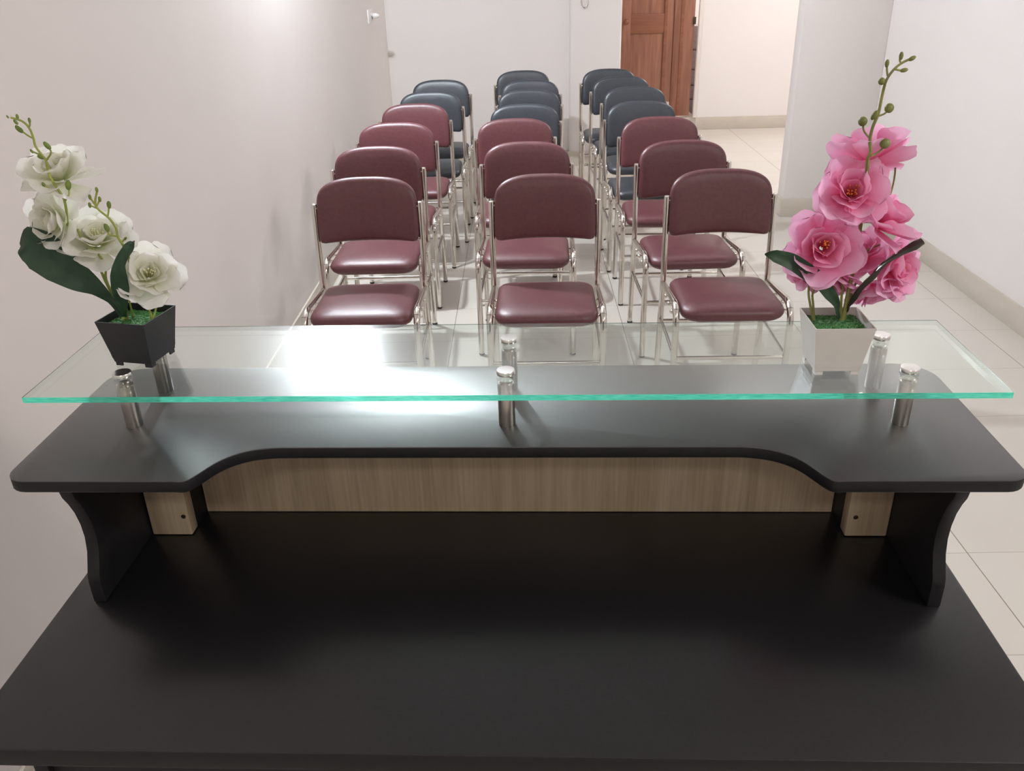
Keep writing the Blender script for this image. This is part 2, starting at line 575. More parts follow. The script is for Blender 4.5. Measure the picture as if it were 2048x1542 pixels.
struct('floor', [((XL - .2, YB - .2, -.1), (XE + .2, YA + 2.6, 0))], M['tile'])
struct('ceiling', [((XL - .2, YB - .2, ZC), (XE + .2, YA + 2.6, ZC + .1))], M['ceiling'])
struct('wall_left', [((XL - .15, YB, 0), (XL, YF + .10, ZC))], M['wall'])
struct('wall_right', [((XR, YB, 0), (XR + .15, YP + .13, ZC))], M['wall'])
struct('wall_rear', [((XL - .15, YB - .15, 0), (XR + .15, YB, ZC))], M['wall'])
struct('wall_far', [((XL - .15, YF + .02, 0), (.44, YF + .17, ZC))], M['wall'])
bm = new_bm()
add_plate(bm, rounded_poly([(.40, YF + .17), (.40, YF - .035), (.805, YF - .035), (.805, YF + .17)], [0, .03, .012, 0]), 0, ZC, 0)
tag(finish('wall_column', bm, M['wall']), kind='structure')
struct('wall_passage', [((.655, YF + .17, 0), (.805, YA, ZC))], M['wall'])
struct('wall_right_pier', [((1.697, YP, 0), (XR, YP + .13, ZC))], M['wall'], 0.004)
struct('wall_alcove', [((1.722, YA, 0), (XE, YA + .15, ZC)), ((.655, YA, 2.2), (1.722, YA + .15, ZC))], M['wall'])
struct('wall_alcove_right', [((XE, YP, 0), (XE + .15, YA, ZC))], M['wall'])
struct('wall_alcove_near', [((XR + .15, YP, 0), (XE, YP + .13, ZC))], M['wall'])
struct('wall_back_room', [((.5, YA + 2.2, 0), (XE, YA + 2.35, ZC)), ((.5, YA + .15, 0), (.65, YA + 2.2, ZC)), ((3.2, YA + .15, 0), (3.35, YA + 2.2, ZC))], M['wall'])
struct('trim_1', [((.805, YA - .0, 0), (1.722, YA + .35, .118))], M['base'])          # raised door sill


def skirt(name, boxes):
    struct(name, boxes, M['base'], 0.002)


skirt('baseboard_left', [((XL, YB, 0), (XL + .010, YF + .02, .118))])
skirt('baseboard_right', [((XR - .010, YB, 0), (XR, YP, .118))])
skirt('baseboard_far', [((XL + .010, YF + .010, 0), (.39, YF + .02, .118))])
skirt('baseboard_column', [((.39, YF - .045, 0), (.815, YF - .035, .118)), ((.390, YF - .036, 0), (.400, YF + .012, .118))])
skirt('baseboard_pier', [((1.687, YP - .010, 0), (XR - .010, YP, .118)), ((1.687, YP, 0), (1.697, YP + .13, .118))])
skirt('baseboard_alcove', [((1.722, YA - .010, 0), (XE, YA, .118))])

# white door frame and the brown door, standing slightly open
struct('trim_2', [((1.692, YA - .03, .118), (1.722, YA + .02, 2.2))], M['jamb'], .003)
door = empty('door_1', (1.656, YA + .012, .135))
tag(door, kind='structure')
DW = .80
bm = new_bm()
add_box(bm, (-DW, 0, 0), (0, .034, 2.02), .002)
finish('door_slab', bm, M['door_wood'], door)
bm = new_bm()
add_box(bm, (-.19, -.012, 0), (0, .001, 2.02), .002)
add_box(bm, (-DW, -.012, 0), (-.60, .001, 2.02), .002)
finish('door_stile', bm, M['door_wood'], door)
bm = new_bm()
for z0, z1 in ((.0, .12), (.76, .93), (1.9, 2.02)):
    add_box(bm, (-.60, -.010, z0), (-.285, .001, z1), .002)
add_box(bm, (-.285, -.014, 0), (-.255, .001, 2.02), .004)
add_box(bm, (-.13, -.018, 0), (-.10, -.010, 2.02), .003)
finish('door_rail', bm, M['door_wood_h'], door)
bm = new_bm()
add_lathe(bm, [(.020, 0), (.021, -.005), (.011, -.010), (.012, -.028), (.024, -.036), (.026, -.048), (.018, -.058), (.004, -.061)], (-.645, -.012, .868), 20, 'Y')
finish('door_knob', bm, M['door_wood_h'], door)
bm = new_bm()
add_box(bm, (-.012, -.030, .83), (.010, -.010, .895), .003)
finish('door_latch', bm, M['screw'], door)

# grey seats stacked in the room behind the door gap
zz = 0.0
for i, (h, lab) in enumerate(((.24, 'grey stacked seat at the bottom behind the door gap'), (.15, 'second grey seat up in the stack behind the door gap'),
                              (.16, 'third grey seat up in the stack behind the door gap'), (.20, 'fourth grey seat up in the stack behind the door gap'),
                              (.24, 'topmost grey seat of the stack behind the door gap'))):
    bm = new_bm()
    out = rounded_poly([(-.2, -.2), (.2, -.2), (.2, .2), (-.2, .2)], .05)
    hh = h - .012
    add_cushion(bm, out, [(.02, 0), (.004, .012), (0, .03), (0, hh - .03), (.006, hh - .010), (.03, hh)], lambda x, y, z: (x, y, z))
    o = finish('stacked_seat', bm, M['grey'], loc=(1.90, 9.35, zz))
    zz += h - .012
    tag(o, lab, 'seat', 'grey seats stacked behind the door')

# switch with plug on the left wall
sw = empty('wall_socket', (XL, 6.52, 1.225))
tag(sw, 'white socket plate with a plug, high on the left wall', 'socket')
bm = new_bm(); add_box(bm, (0, -.10, -.045), (.010, .10, .045), .003); finish('socket_plate', bm, M['plate'], sw)
bm = new_bm(); add_box(bm, (.010, -.01, -.022), (.018, .07, .022), .004); finish('socket_insert', bm, M['plate'], sw)
bm = new_bm(); add_lathe(bm, [(.016, .018), (.018, .022), (.018, .045), (.010, .06), (.004, .065)], (0, .03, .0), 16, 'X')
finish('plug', bm, M['plate'], sw)
bm = new_bm(); add_box(bm, (.018, -.022, -.018), (.022, -.012, .004), .001); finish('switch_rocker', bm, M['rubber'], sw)

# loop of cable on the far column
bm = new_bm()
pts = [(.484, YF - .040, 1.40), (.484, YF - .045, 1.30), (.488, YF - .050, 1.24), (.500, YF - .052, 1.214), (.513, YF - .052, 1.209), (.526, YF - .052, 1.218), (.534, YF - .050, 1.245), (.536, YF - .045, 1.30), (.536, YF - .040, 1.40)]
add_tube(bm, smooth_path(pts, 5), .0035, 8)
tag(finish('cable_loop', bm, M['brushed']), 'thin grey cable loop hanging on the far wall left of the brown door', 'cable')

# wall lamp that lights the left wall (above the frame, mirrored in the glass)
lamp = empty('wall_lamp', (XL, 4.05, 2.33))
tag(lamp, 'white bulb in a holder high on the left wall, seen mirrored in the glass top', 'lamp')
bm = new_bm(); add_lathe(bm, [(.05, 0), (.05, .012), (.025, .02), (.022, .05)], (0, 0, 0), 24, 'X'); finish('lamp_holder', bm, M['lampwhite'], lamp)
bm = new_bm(); add_ball(bm, (.105, 0, 0), .045, seg=20); finish('bulb', bm, emission_mat('lit_bulb', (.85, .935, 1.0), 2250), lamp)


# ------------------------------------------------------------------ chairs
def chair_meshes(kind):
    """one prototype: Empty with seat, backrest, two bent front tubes, two rear tubes ..."""
    vin = M[kind]
    root = empty('chair', (0, 0, 0))
    W = .200
    # seat
    bm = new_bm()
    out = rounded_poly([(-.185, -.218), (.185, -.218), (.182, .158), (-.182, .158)], [.062, .062, .045, .045], 8)

    def seat3(x, y, h):
        z = .395 + h + .010 * (.165 - y) / .37
        if h > .03:
            z += .012 * max(0, 1 - (x / .18) ** 2) * max(0, 1 - ((y + .02) / .20) ** 2)
        if y < -.14:
            z -= .006 * (-.14 - y) / .065
        return (x, y, z)
    add_cushion(bm, out, [(.16, -.006), (.036, -.006), (.018, -.002), (.007, .006), (.001, .016), (.001, .026), (.006, .035), (.016, .042), (.035, .047), (.07, .050), (.11, .051), (.15, .051)], seat3, (0, -.02))
    finish('seat', bm, vin, root, angle=60)
    # backrest
    bm = new_bm()
    o2 = []
    HW, ZB, ZT = .190, .602, .838
    nb = 12
    for k in range(nb + 1):          # bottom, slightly arched
        x = -HW + .02 + (2 * HW - .04) * k / nb
        o2.append((x, ZB + .008 * (1 - (x / HW) ** 2)))
    o2 += [(HW - .008, ZB + .005), (HW, ZB + .018), (HW + .001, ZB + .06), (HW + .001, ZB + .10)]
    nt_ = 28
    for k in range(nt_ + 1):         # one smooth dome: superellipse
        a = PI * k / nt_
        cx_, sx_ = math.cos(a), math.sin(a)
        o2.append((math.copysign(abs(cx_) ** .70, cx_) * HW, ZB + .125 + .116 * abs(sx_) ** .62))
    o2 += [(-HW - .001, ZB + .10), (-HW - .001, ZB + .06), (-HW, ZB + .018), (-HW + .008, ZB + .005)]

    def back3(x, z, h):
        y = .186 + (z - .70) * .14 + .014 * (x / HW) ** 2 * -1
        return (x, y + h, z)
    add_cushion(bm, o2, [(.12, -.021), (.05, -.020), (.02, -.018), (.008, -.014), (.001, -.006), (0, 0), (.001, .007), (.008, .015), (.02, .018), (.05, .020), (.12, .021)], back3, (0, .70))
    finish('backrest', bm, vin, root, angle=60)
    for s in (-1, 1):
        # front leg and seat rail: one tube bent at the knee, split at the bend for rail and leg
        path = fillet([(s * W, .152, .420), (s * W, -.196, .454), (s * W, -.190, .007)], .085, 14)
        cut = 8
        bm = new_bm(); add_tube(bm, path[:cut + 1], [.0085, .0115] + [.012] * cut, 14); rail = finish('seat_rail', bm, M['chrome'], root)
        bm = new_bm(); add_tube(bm, path[cut:], .012, 14); lg = finish('leg', bm, M['chrome'], root)
        bm = new_bm(); add_lathe(bm, [(.010, 0), (.0122, .003), (.0122, .008), (.0119, .010)], (s * W, -.190, 0), 14); finish('foot_cap', bm, M['rubber'], lg)
        for yb in (-.135, -.055, .025):
            bm = new_bm()
            add_lathe(bm, [(.0085, 0), (.0085, s * .003), (.0075, s * .007), (.0045, s * .0105), (.001, s * .012)], (s * (W + .004), yb, .412), 12, 'X')
            add_tube(bm, [(s * (W - .02), yb, .412), (s * (W + .006), yb, .412)], .004, 8)
            finish('bolt', bm, M['chrome'], rail)
        # rear leg continues up as the back post
        bm = new_bm(); add_tube(bm, [(s * W, .2045, .007), (s * W, .1605, .405)], .0115, 14); lg = finish('leg', bm, M['chrome'], root)
        bm = new_bm(); add_lathe(bm, [(.010, 0), (.0122, .003), (.0122, .008), (.0119, .010)], (s * W, .204, 0), 14); finish('foot_cap', bm, M['rubber'], lg)
        bm = new_bm()
        add_tube(bm, smooth_path([(s * W, .1605, .405), (s * W, .158, .44), (s * W, .162, .50), (s * W, .170, .60), (s * W, .179, .744)], 4) + [(s * W, .1792, .750), (s * W, .1793, .753)], [.0115] * 17 + [.0105, .006], 14)
        finish('back_post', bm, M['chrome'], root)
        for zp in (.735, .635):
            bm = new_bm(); add_tube(bm, [(s * (W + .002), .170 + (zp - .6) * .06, zp), (s * (W - .022), .166 + (zp - .6) * .06, zp)], .0045, 8)
            finish('back_bolt', bm, M['chrome'], root)
        bm = new_bm(); add_tube(bm, [(s * W, -.185, .262), (s * W, .172, .262)], .0075, 10); finish('stretcher', bm, M['chrome'], root)
    bm = new_bm(); add_tube(bm, [(-.19, -.190, .252), (.19, -.190, .252)], .0075, 10); finish('stretcher', bm, M['chrome'], root)
    bm = new_bm(); add_tube(bm, [(-.195, .178, .250), (.195, .178, .250)], .0075, 10); finish('stretcher', bm, M['chrome'], root)
    return root


def copy_tree(root):
    r = root.copy()
    COL.objects.link(r)
    for ch in list(root.children):
        c = ch.copy(); COL.objects.link(c); c.parent = r
        for g in list(ch.children):
            d = g.copy(); COL.objects.link(d); d.parent = c
    return r


COLN = {'L': 'left column beside the left wall', 'M': 'middle column', 'R': 'right column'}
ORD = ['first', 'second', 'third', 'fourth', 'fifth', 'sixth', 'seventh']
CH = [('L', 0, -.583, 3.018, .007, 'maroon'), ('L', 1, -.626, 3.608, .011, 'maroon'), ('L', 2, -.622, 4.215, .0, 'maroon'), ('L', 3, -.592, 4.835, .01, 'maroon'),
      ('L', 4, -.548, 5.32, .02, 'navy'), ('L', 5, -.535, 5.88, -.01, 'navy'),
      ('M', 0, .082, 2.998, -.02, 'maroon'), ('M', 1, .018, 3.632, -.038, 'maroon'), ('M', 2, -.024, 4.247, .02, 'maroon'),
      ('M', 3, .02, 4.718, -.02, 'navy'), ('M', 4, .057, 5.30, .01, 'navy'), ('M', 5, .069, 5.76, .0, 'navy'), ('M', 6, .030, 6.30, .03, 'navy'),
      ('R', 0, .740, 3.012, -.019, 'maroon'), ('R', 1, .702, 3.582, .014, 'maroon'), ('R', 2, .686, 4.20, -.028, 'maroon'),
      ('R', 3, .669, 4.719, .015, 'navy'), ('R', 4, .700, 5.31, -.01, 'navy'), ('R', 5, .679, 5.83, .02, 'navy'), ('R', 6, .634, 6.27, -.02, 'navy')]
proto = {}
for c, i, x, y, t, kind in CH:
    if kind not in proto:
        o = proto[kind] = chair_meshes(kind)
    else:
        o = copy_tree(proto[kind])
    o.location = (x, y, 0)
    o.rotation_euler = (0, 0, t)
    where = ('frontmost nearest the desk, ' if i == 0 else ('rearmost, ' if (c, i) in (('L', 5), ('M', 6), ('R', 6)) else ORD[i] + ' back from the desk, '))
    tag(o, '%s chair, %s%s' % ('maroon' if kind == 'maroon' else 'navy blue', where, COLN[c]), 'chair',
        'steel-framed vinyl chairs in three columns')

# ------------------------------------------------------------------ reception desk
DY = -0.0325421
ct, st = math.cos(DY), math.sin(DY)


def Wd(u, w, z):
    return (ct * u - st * w, st * u + ct * w, z)


desk = empty('reception_desk', (0, 0, 0), DY)
tag(desk, 'black reception desk with raised shelf and green-edged glass top on steel posts', 'desk')
UC = -.062
DT = .740
bm = new_bm(); add_plate(bm, rounded_poly([(-.706, .692), (.586, .692), (.586, 1.215), (-.706, 1.215)], .004, 2), DT - .028, DT, .0012, side=1)
finish('desktop', bm, [M['black'], M['black_edge']], desk)
bm = new_bm()
sh = [(-.738, 1.30 - .0), (-.738, .946)]
cut = [(-.488, .946), (-.478, .958), (-.469, .976), (-.459, .995), (-.443, 1.013), (-.420, 1.026), (-.393, 1.032)]
outl = []
outl += [(-.738 + .03 - .03 * math.cos(a), .946 + .03 - .03 * math.sin(a)) for a in [k / 6 * PI / 2 for k in range(7)]]
outl += [(-.52, .946), (-.505, .9462)]
sc = smooth_path([(-.505, .9462, 0)] + [(x, y, 0) for x, y in cut] + [(-.365, 1.033, 0)], 3)[1:]
outl += [(p.x, p.y) for p in sc]
mir = [(2 * UC - x, y) for x, y in outl][::-1]
outl = outl + mir
rr = .055
outl += [(.614 - rr + rr * math.cos(a), 1.30 - rr + rr * math.sin(a)) for a in [k / 7 * PI / 2 for k in range(8)]]
outl += [(-.738 + rr - rr * math.sin(a), 1.30 - rr + rr * math.cos(a)) for a in [k / 7 * PI / 2 for k in range(8)]]
add_plate(bm, outl, .932, .950, .0012, side=1)
finish('raised_shelf', bm, [M['shelf'], M['black_edge']], desk, angle=30)
# curved side panels
prof = [(.947, .932), (.950, .920), (.958, .905), (.966, .885), (.971, .862), (.972, .840), (.968, .818), (.960, .800), (.953, .786), (.951, .775), (.951, .741)]
poly = [(w, z) for w, z in prof] + [(1.20, .741), (1.20, .932)]
for u0 in (-.663, .520):
    bm = new_bm(); add_plate(bm, poly, u0, u0 + .018, .001, 'YZ')
    finish('shelf_side_panel', bm, M['black_edge'], desk, angle=30)
# dark rear board, dividers, pale wood insert and blocks
bm = new_bm(); add_box(bm, (-.645, 1.184, DT + .001), (.520, 1.199, .932)); finish('rear_board', bm, M['black_edge'], desk, smooth=False)
bm = new_bm(); add_box(bm, (-.577, 1.178, DT + .001), (.455, 1.184, .931)); finish('wood_panel', bm, M['panel_wood'], desk, smooth=False)
for u0, u1, b0, b1, su in ((-.645, -.578, -.643, -.578, -.586), (.456, .520, .456, .520, .468)):
    bm = new_bm(); add_box(bm, (u0, 1.136, DT + .001), (u1, 1.184, .931)); finish('divider', bm, M['black_edge'], desk, smooth=False)
    bm = new_bm(); add_box(bm, (b0, 1.112, DT + .001), (b1, 1.136, .931), .002)
    bl = finish('support_block', bm, M['panel_wood'], desk)
    bm = new_bm(); add_lathe(bm, [(.0035, 0), (.0038, -.001), (.002, -.0015), (.0005, -.0012)], (su, 1.112, .777), 12, 'Y'); finish('screw', bm, M['screw'], bl)
# body of the desk below the top
for u0 in (-.640, .500):
    bm = new_bm(); add_box(bm, (u0, .715, 0), (u0 + .018, 1.165, DT - .028), .001); finish('body_side_panel', bm, M['black_edge'], desk)
bm = new_bm(); add_box(bm, (-.622, 1.145, .0), (.500, 1.163, DT - .028), .001); finish('body_front_panel', bm, M['black_edge'], desk)
bm = new_bm(); add_box(bm, (-.622, .722, DT - .16), (.500, .738, DT - .028), .001); finish('drawer_front', bm, M['black_edge'], desk)
# glass top: faces clear, edges green
bm = new_bm()
GZ0, GZ1 = 1.0215, 1.0300
gu0, gu1, gw0, gw1 = -.736, .612, 1.036, 1.290
r4 = [(gu0, gw0), (gu1, gw0), (gu1, gw1), (gu0, gw1)]
GZM = GZ1 - .0012
vs = {(u, w, z): bm.verts.new((u, w, z)) for z in (GZ0, GZM, GZ1) for u, w in r4}
f = bm.faces.new([vs[(u, w, GZ1)] for u, w in r4]); f.material_index = 0
f = bm.faces.new([vs[(u, w, GZ0)] for u, w in r4[::-1]]); f.material_index = 0
for i in range(4):
    a, b = r4[i], r4[(i + 1) % 4]
    for za, zb, mi in ((GZ0, GZM, 3), (GZM, GZ1, 2)):
        f = bm.faces.new([vs[(*a, za)], vs[(*b, za)], vs[(*b, zb)], vs[(*a, zb)]]); f.material_index = 1 if i == 0 else mi
finish('glass_top', bm, [M['glass'], M['glass_edge'], M['glass_side'], M['glass_rim']], desk, smooth=False)
for u, w in ((-.621, 1.100), (-.064, 1.100), (.500, 1.100), (-.621, 1.216), (-.064, 1.216), (.500, 1.216)):
    bm = new_bm()
    add_lathe(bm, [(.0120, .950), (.0122, .951), (.0122, 1.0165), (.0118, 1.018), (.0095, 1.018), (.0095, 1.0213)], (u, w, 0), 32)
    so = finish('standoff_post', bm, M['brushed'], desk)
    bm = new_bm()
    add_lathe(bm, [(.0105, 1.0303), (.0105, 1.0315), (.0132, 1.0318), (.0134, 1.0330), (.0134, 1.0372), (.0128, 1.0380), (.0050, 1.0382)], (u, w, 0), 32)
    finish('standoff_cap', bm, M['cap'], so)

# ------------------------------------------------------------------ potted artificial orchids
G = {
    'LS': [[[-0.015, -0.01, 0.067], [-0.023, 0.0, 0.085], [-0.029, 0.0, 0.106], [-0.034, 0.0, 0.126], [-0.037, 0.0, 0.143], [-0.042, 0.0, 0.16], [-0.049, 0.0, 0.171], [-0.07, 0.0, 0.186], [-0.068, 0.0, 0.208], [-0.053, -0.02, 0.233], [-0.052, -0.02, 0.245], [-0.053, -0.02, 0.254], [-0.06, -0.02, 0.271], [-0.064, -0.02, 0.286], [-0.063, -0.02, 0.302], [-0.066, -0.02, 0.309], [-0.072, -0.02, 0.321], [-0.072, -0.02, 0.333], [-0.074, -0.02, 0.345], [-0.081, -0.02, 0.354], [-0.095, -0.02, 0.359]], [[-0.019, 0.0, 0.063], [-0.025, 0.0, 0.095], [-0.032, 0.0, 0.126], [-0.028, 0.0, 0.149], [-0.038, 0.0, 0.171], [-0.052, 0.0, 0.188], [-0.055, 0.0, 0.202]], [[-0.015, 0.0, 0.063], [-0.01, 0.0, 0.094], [0.0, 0.0, 0.125], [0.009, 0.0, 0.156], [0.016, -0.02, 0.182], [0.011, -0.02, 0.195], [0.011, -0.02, 0.209], [0.005, -0.02, 0.222], [-0.008, -0.02, 0.236], [-0.009, -0.02, 0.246], [-0.003, -0.02, 0.26]], [[0.028, -0.01, 0.066], [0.026, -0.01, 0.089], [0.017, 0.0, 0.094], [0.017, 0.0, 0.11], [0.022, 0.0, 0.125]], [[0.028, -0.01, 0.066], [0.031, 0.0, 0.078], [0.038, 0.0, 0.094], [0.039, 0.0, 0.113]], [[-0.012, 0.015, 0.062], [-0.013, 0.015, 0.077], [-0.012, 0.015, 0.097], [-0.007, 0.015, 0.116]]],
    'LB': [[[-0.099, -0.02, 0.36], 3, 0.5], [[-0.086, -0.02, 0.36], 4.5, 0], [[-0.071, -0.02, 0.355], 4.5, 0], [[-0.09, -0.02, 0.353], 5, 0.6], [[-0.088, -0.02, 0.344], 8, 0.7], [[-0.056, -0.02, 0.322], 8, 0.6], [[-0.079, -0.02, 0.315], 4, 0.5], [[-0.069, -0.02, 0.307], 6, 1.1], [[-0.041, -0.02, 0.269], 9, -0.2], [[-0.075, -0.02, 0.27], 5, 0.4], [[-0.003, -0.02, 0.262], 5, 0], [[-0.015, -0.02, 0.252], 5, 0], [[-0.002, -0.02, 0.249], 5, 0], [[-0.018, -0.02, 0.241], 5, 0], [[0.009, -0.02, 0.241], 7, -0.1], [[-0.002, -0.02, 0.209], 8, 0.2], [[0.021, -0.02, 0.193], 4, -0.8]],
    'LT': [[[-0.088, -0.02, 0.344], [-0.079, -0.02, 0.336], [-0.073, -0.02, 0.332]], [[-0.056, -0.02, 0.322], [-0.053, -0.02, 0.313], [-0.062, -0.02, 0.303]], [[-0.079, -0.02, 0.315], [-0.069, -0.02, 0.31], [-0.066, -0.02, 0.307]], [[-0.041, -0.02, 0.269], [-0.043, -0.02, 0.257], [-0.051, -0.02, 0.247]], [[-0.075, -0.02, 0.27], [-0.068, -0.02, 0.264], [-0.06, -0.02, 0.263]], [[-0.071, -0.02, 0.355], [-0.072, -0.02, 0.349], [-0.075, -0.02, 0.345]], [[-0.015, -0.02, 0.252], [-0.012, -0.02, 0.245], [-0.01, -0.02, 0.24]], [[-0.002, -0.02, 0.249], [-0.005, -0.02, 0.244], [-0.009, -0.02, 0.239]], [[-0.018, -0.02, 0.241], [-0.014, -0.02, 0.239], [-0.008, -0.02, 0.236]], [[0.009, -0.02, 0.241], [0.006, -0.02, 0.231], [0.003, -0.02, 0.224]], [[-0.002, -0.02, 0.209], [-0.001, -0.02, 0.2], [0.01, -0.02, 0.196]], [[0.021, -0.02, 0.193], [0.017, -0.02, 0.19], [0.014, -0.02, 0.185]]],
    'LL': [[[[-0.016, -0.01, 0.072], [-0.027, -0.01, 0.098], [-0.04, -0.015, 0.118], [-0.058, -0.02, 0.136], [-0.082, -0.02, 0.157], [-0.102, -0.02, 0.177], [-0.121, -0.02, 0.187], [-0.139, -0.01, 0.181]], [0.003, 0.005, 0.011, 0.02, 0.028, 0.03, 0.024, 0.006]], [[[-0.007, -0.02, 0.076], [0.0, -0.03, 0.106], [0.005, -0.035, 0.126], [0.01, -0.04, 0.147], [0.015, -0.04, 0.163], [0.023, -0.035, 0.176], [0.03, -0.03, 0.185], [0.031, -0.02, 0.189]], [0.003, 0.009, 0.012, 0.011, 0.0075, 0.007, 0.007, 0.003]]],
    'LF': [[[-0.068, 0.012, 0.279], 66, [0.1, -0.35, 0.9]], [[-0.083, -0.005, 0.217], 60, [-0.35, -0.8, 0.25]], [[-0.038, 0.015, 0.183], 68, [0.25, -0.4, 0.85]], [[0.033, 0.0, 0.133], 62, [0.35, -0.55, 0.6]]],
    'RS': [[[0.007, 0.0, 0.07], [0.009, 0.0, 0.088], [0.01, 0.0, 0.11], [0.011, 0.0, 0.132], [0.011, 0.0, 0.153], [0.011, 0.0, 0.17], [0.012, 0.0, 0.191], [0.012, 0.0, 0.208], [0.012, 0.0, 0.231], [0.008, -0.01, 0.256], [0.002, -0.02, 0.281], [-0.001, -0.025, 0.296], [-0.001, -0.03, 0.306], [-0.004, -0.03, 0.32], [-0.003, -0.03, 0.335], [0.001, -0.03, 0.35], [0.002, -0.03, 0.367], [0.003, -0.03, 0.381], [0.005, -0.03, 0.391], [0.011, -0.03, 0.401], [0.019, -0.03, 0.408], [0.029, -0.03, 0.413]], [[-0.032, 0.0, 0.07], [-0.039, 0.0, 0.092], [-0.044, 0.0, 0.114], [-0.042, 0.0, 0.136], [-0.034, 0.0, 0.157]], [[-0.031, 0.0, 0.07], [-0.035, 0.0, 0.092], [-0.038, 0.0, 0.111], [-0.031, 0.0, 0.129]], [[0.006, 0.0, 0.07], [0.002, 0.0, 0.099], [0.001, 0.0, 0.118], [-0.002, 0.0, 0.132], [0.006, 0.0, 0.149]], [[0.013, 0.003, 0.206], [0.005, 0.003, 0.204], [-0.003, 0.003, 0.212], [-0.009, 0.0, 0.226], [-0.009, 0.0, 0.238]], [[0.014, 0.0, 0.16], [0.022, 0.0, 0.166], [0.031, 0.01, 0.167], [0.049, 0.02, 0.171]], [[0.014, 0.01, 0.066], [0.017, 0.01, 0.095], [0.023, 0.01, 0.123], [0.041, 0.02, 0.142], [0.069, 0.02, 0.131]], [[0.052, 0.02, 0.275], [0.053, 0.02, 0.265], [0.053, 0.02, 0.252], [0.051, 0.02, 0.235], [0.048, 0.02, 0.219]]],
    'RB': [[[0.002, -0.03, 0.408], 6, 0.01], [[0.017, -0.03, 0.416], 6, 0.01], [[0.03, -0.03, 0.413], 6, -1.1], [[0.023, -0.03, 0.4], 6, -1.4], [[-0.001, -0.03, 0.388], 6, 9], [[0.013, -0.03, 0.357], 8, 9], [[-0.003, -0.03, 0.349], 8, -0.5], [[-0.016, -0.03, 0.342], 8, 9], [[0.015, -0.03, 0.315], 9, 9]],
    'RT': [[[0.002, -0.03, 0.408], [0.003, -0.03, 0.401], [0.005, -0.03, 0.394]], [[0.017, -0.03, 0.416], [0.016, -0.03, 0.412], [0.018, -0.03, 0.408]], [[0.023, -0.03, 0.4], [0.018, -0.03, 0.4], [0.013, -0.03, 0.401]], [[-0.001, -0.03, 0.388], [0.004, -0.03, 0.387]], [[0.013, -0.03, 0.357], [0.009, -0.03, 0.351], [0.002, -0.03, 0.348]], [[-0.016, -0.03, 0.342], [-0.013, -0.03, 0.331], [-0.006, -0.03, 0.323]], [[0.015, -0.03, 0.315], [0.011, -0.03, 0.307], [0.001, -0.03, 0.3]]],
    'RL': [[[[0.001, -0.005, 0.075], [-0.007, -0.01, 0.095], [-0.02, -0.015, 0.114], [-0.038, -0.02, 0.134], [-0.062, -0.03, 0.153], [-0.083, -0.03, 0.166], [-0.103, -0.03, 0.173], [-0.115, -0.025, 0.174]], [0.002, 0.005, 0.009, 0.0105, 0.011, 0.0105, 0.008, 0.001]], [[[0.012, 0.0, 0.083], [0.011, -0.01, 0.103], [0.016, -0.02, 0.125], [0.027, -0.03, 0.146], [0.043, -0.03, 0.164], [0.06, -0.03, 0.176], [0.075, -0.03, 0.185], [0.084, -0.03, 0.191]], [0.002, 0.004, 0.005, 0.004, 0.003, 0.004, 0.006, 0.0045]]],
    'RF': [[[0.015, 0.012, 0.296], 68, [0.15, 0.5, 0.75]], [[-0.01, -0.01, 0.25], 66, [-0.15, -0.7, 0.5]], [[0.041, 0.0, 0.211], 68, [0.5, -0.2, 0.75]], [[-0.037, -0.012, 0.178], 70, [-0.1, -0.85, 0.35]], [[0.028, 0.025, 0.155], 56, [-0.3, -0.4, 0.7]], [[0.071, 0.01, 0.142], 62, [0.55, -0.55, 0.15]], [[0.05, 0.015, 0.108], 54, [0.15, -0.5, -0.75]], [[-0.049, 0.03, 0.137], 50, [-0.7, -0.3, -0.35]], [[-0.007, 0.015, 0.123], 50, [-0.2, -0.5, -0.7]]],
}
PX = .00069


def add_petal(bm, L, W, curl, cup, frame, ruffle, rnd, lay):
    """petal growing along +Y of the frame, normal +Z"""
    nu, nv = 10, 8
    grid = []
    ph = rnd.uniform(0, 6); ph2 = rnd.uniform(0, 6)
    tl = bm.verts.layers.float['petal_t']
    notch = rnd.uniform(0, .06)
    for i in range(nu + 1):
        v_ = i / nu
        row = []
        for j in range(nv + 1):
            s = j / nv * 2 - 1
            # width grows quickly, tip is a round arc
            t = v_ * (1 - .30 * abs(s) ** 2.6 * v_ ** 2 - notch * math.exp(-(s / .3) ** 2) * v_ ** 3)
            wid = W * .5 * (.16 + .84 * math.sin(min(1.0, v_ * 1.15) * PI * .5) ** 1.1) * (1 - .22 * v_ ** 6)
            ang = curl * t
            y = L * (math.sin(ang) / curl if abs(curl) > 1e-3 else t)
            z = L * ((1 - math.cos(ang)) / curl if abs(curl) > 1e-3 else 0)
            x = s * wid
            zz_ = cup * (s * s) * W * .45 * math.sin(v_ * PI * .7 + .2) + ruffle * W * t * t * (math.sin(3.1 * s + ph) + .5 * math.sin(6.5 * s + ph2 + 2 * t) * abs(s))
            v = bm.verts.new(frame @ Vector((x, y, z + zz_)))
            v[tl] = min(1, max(0, t * lay))
            row.append(v)
        grid.append(row)
    for i in range(nu):
        for j in range(nv):
            bm.faces.new((grid[i][j], grid[i][j + 1], grid[i + 1][j + 1], grid[i + 1][j]))


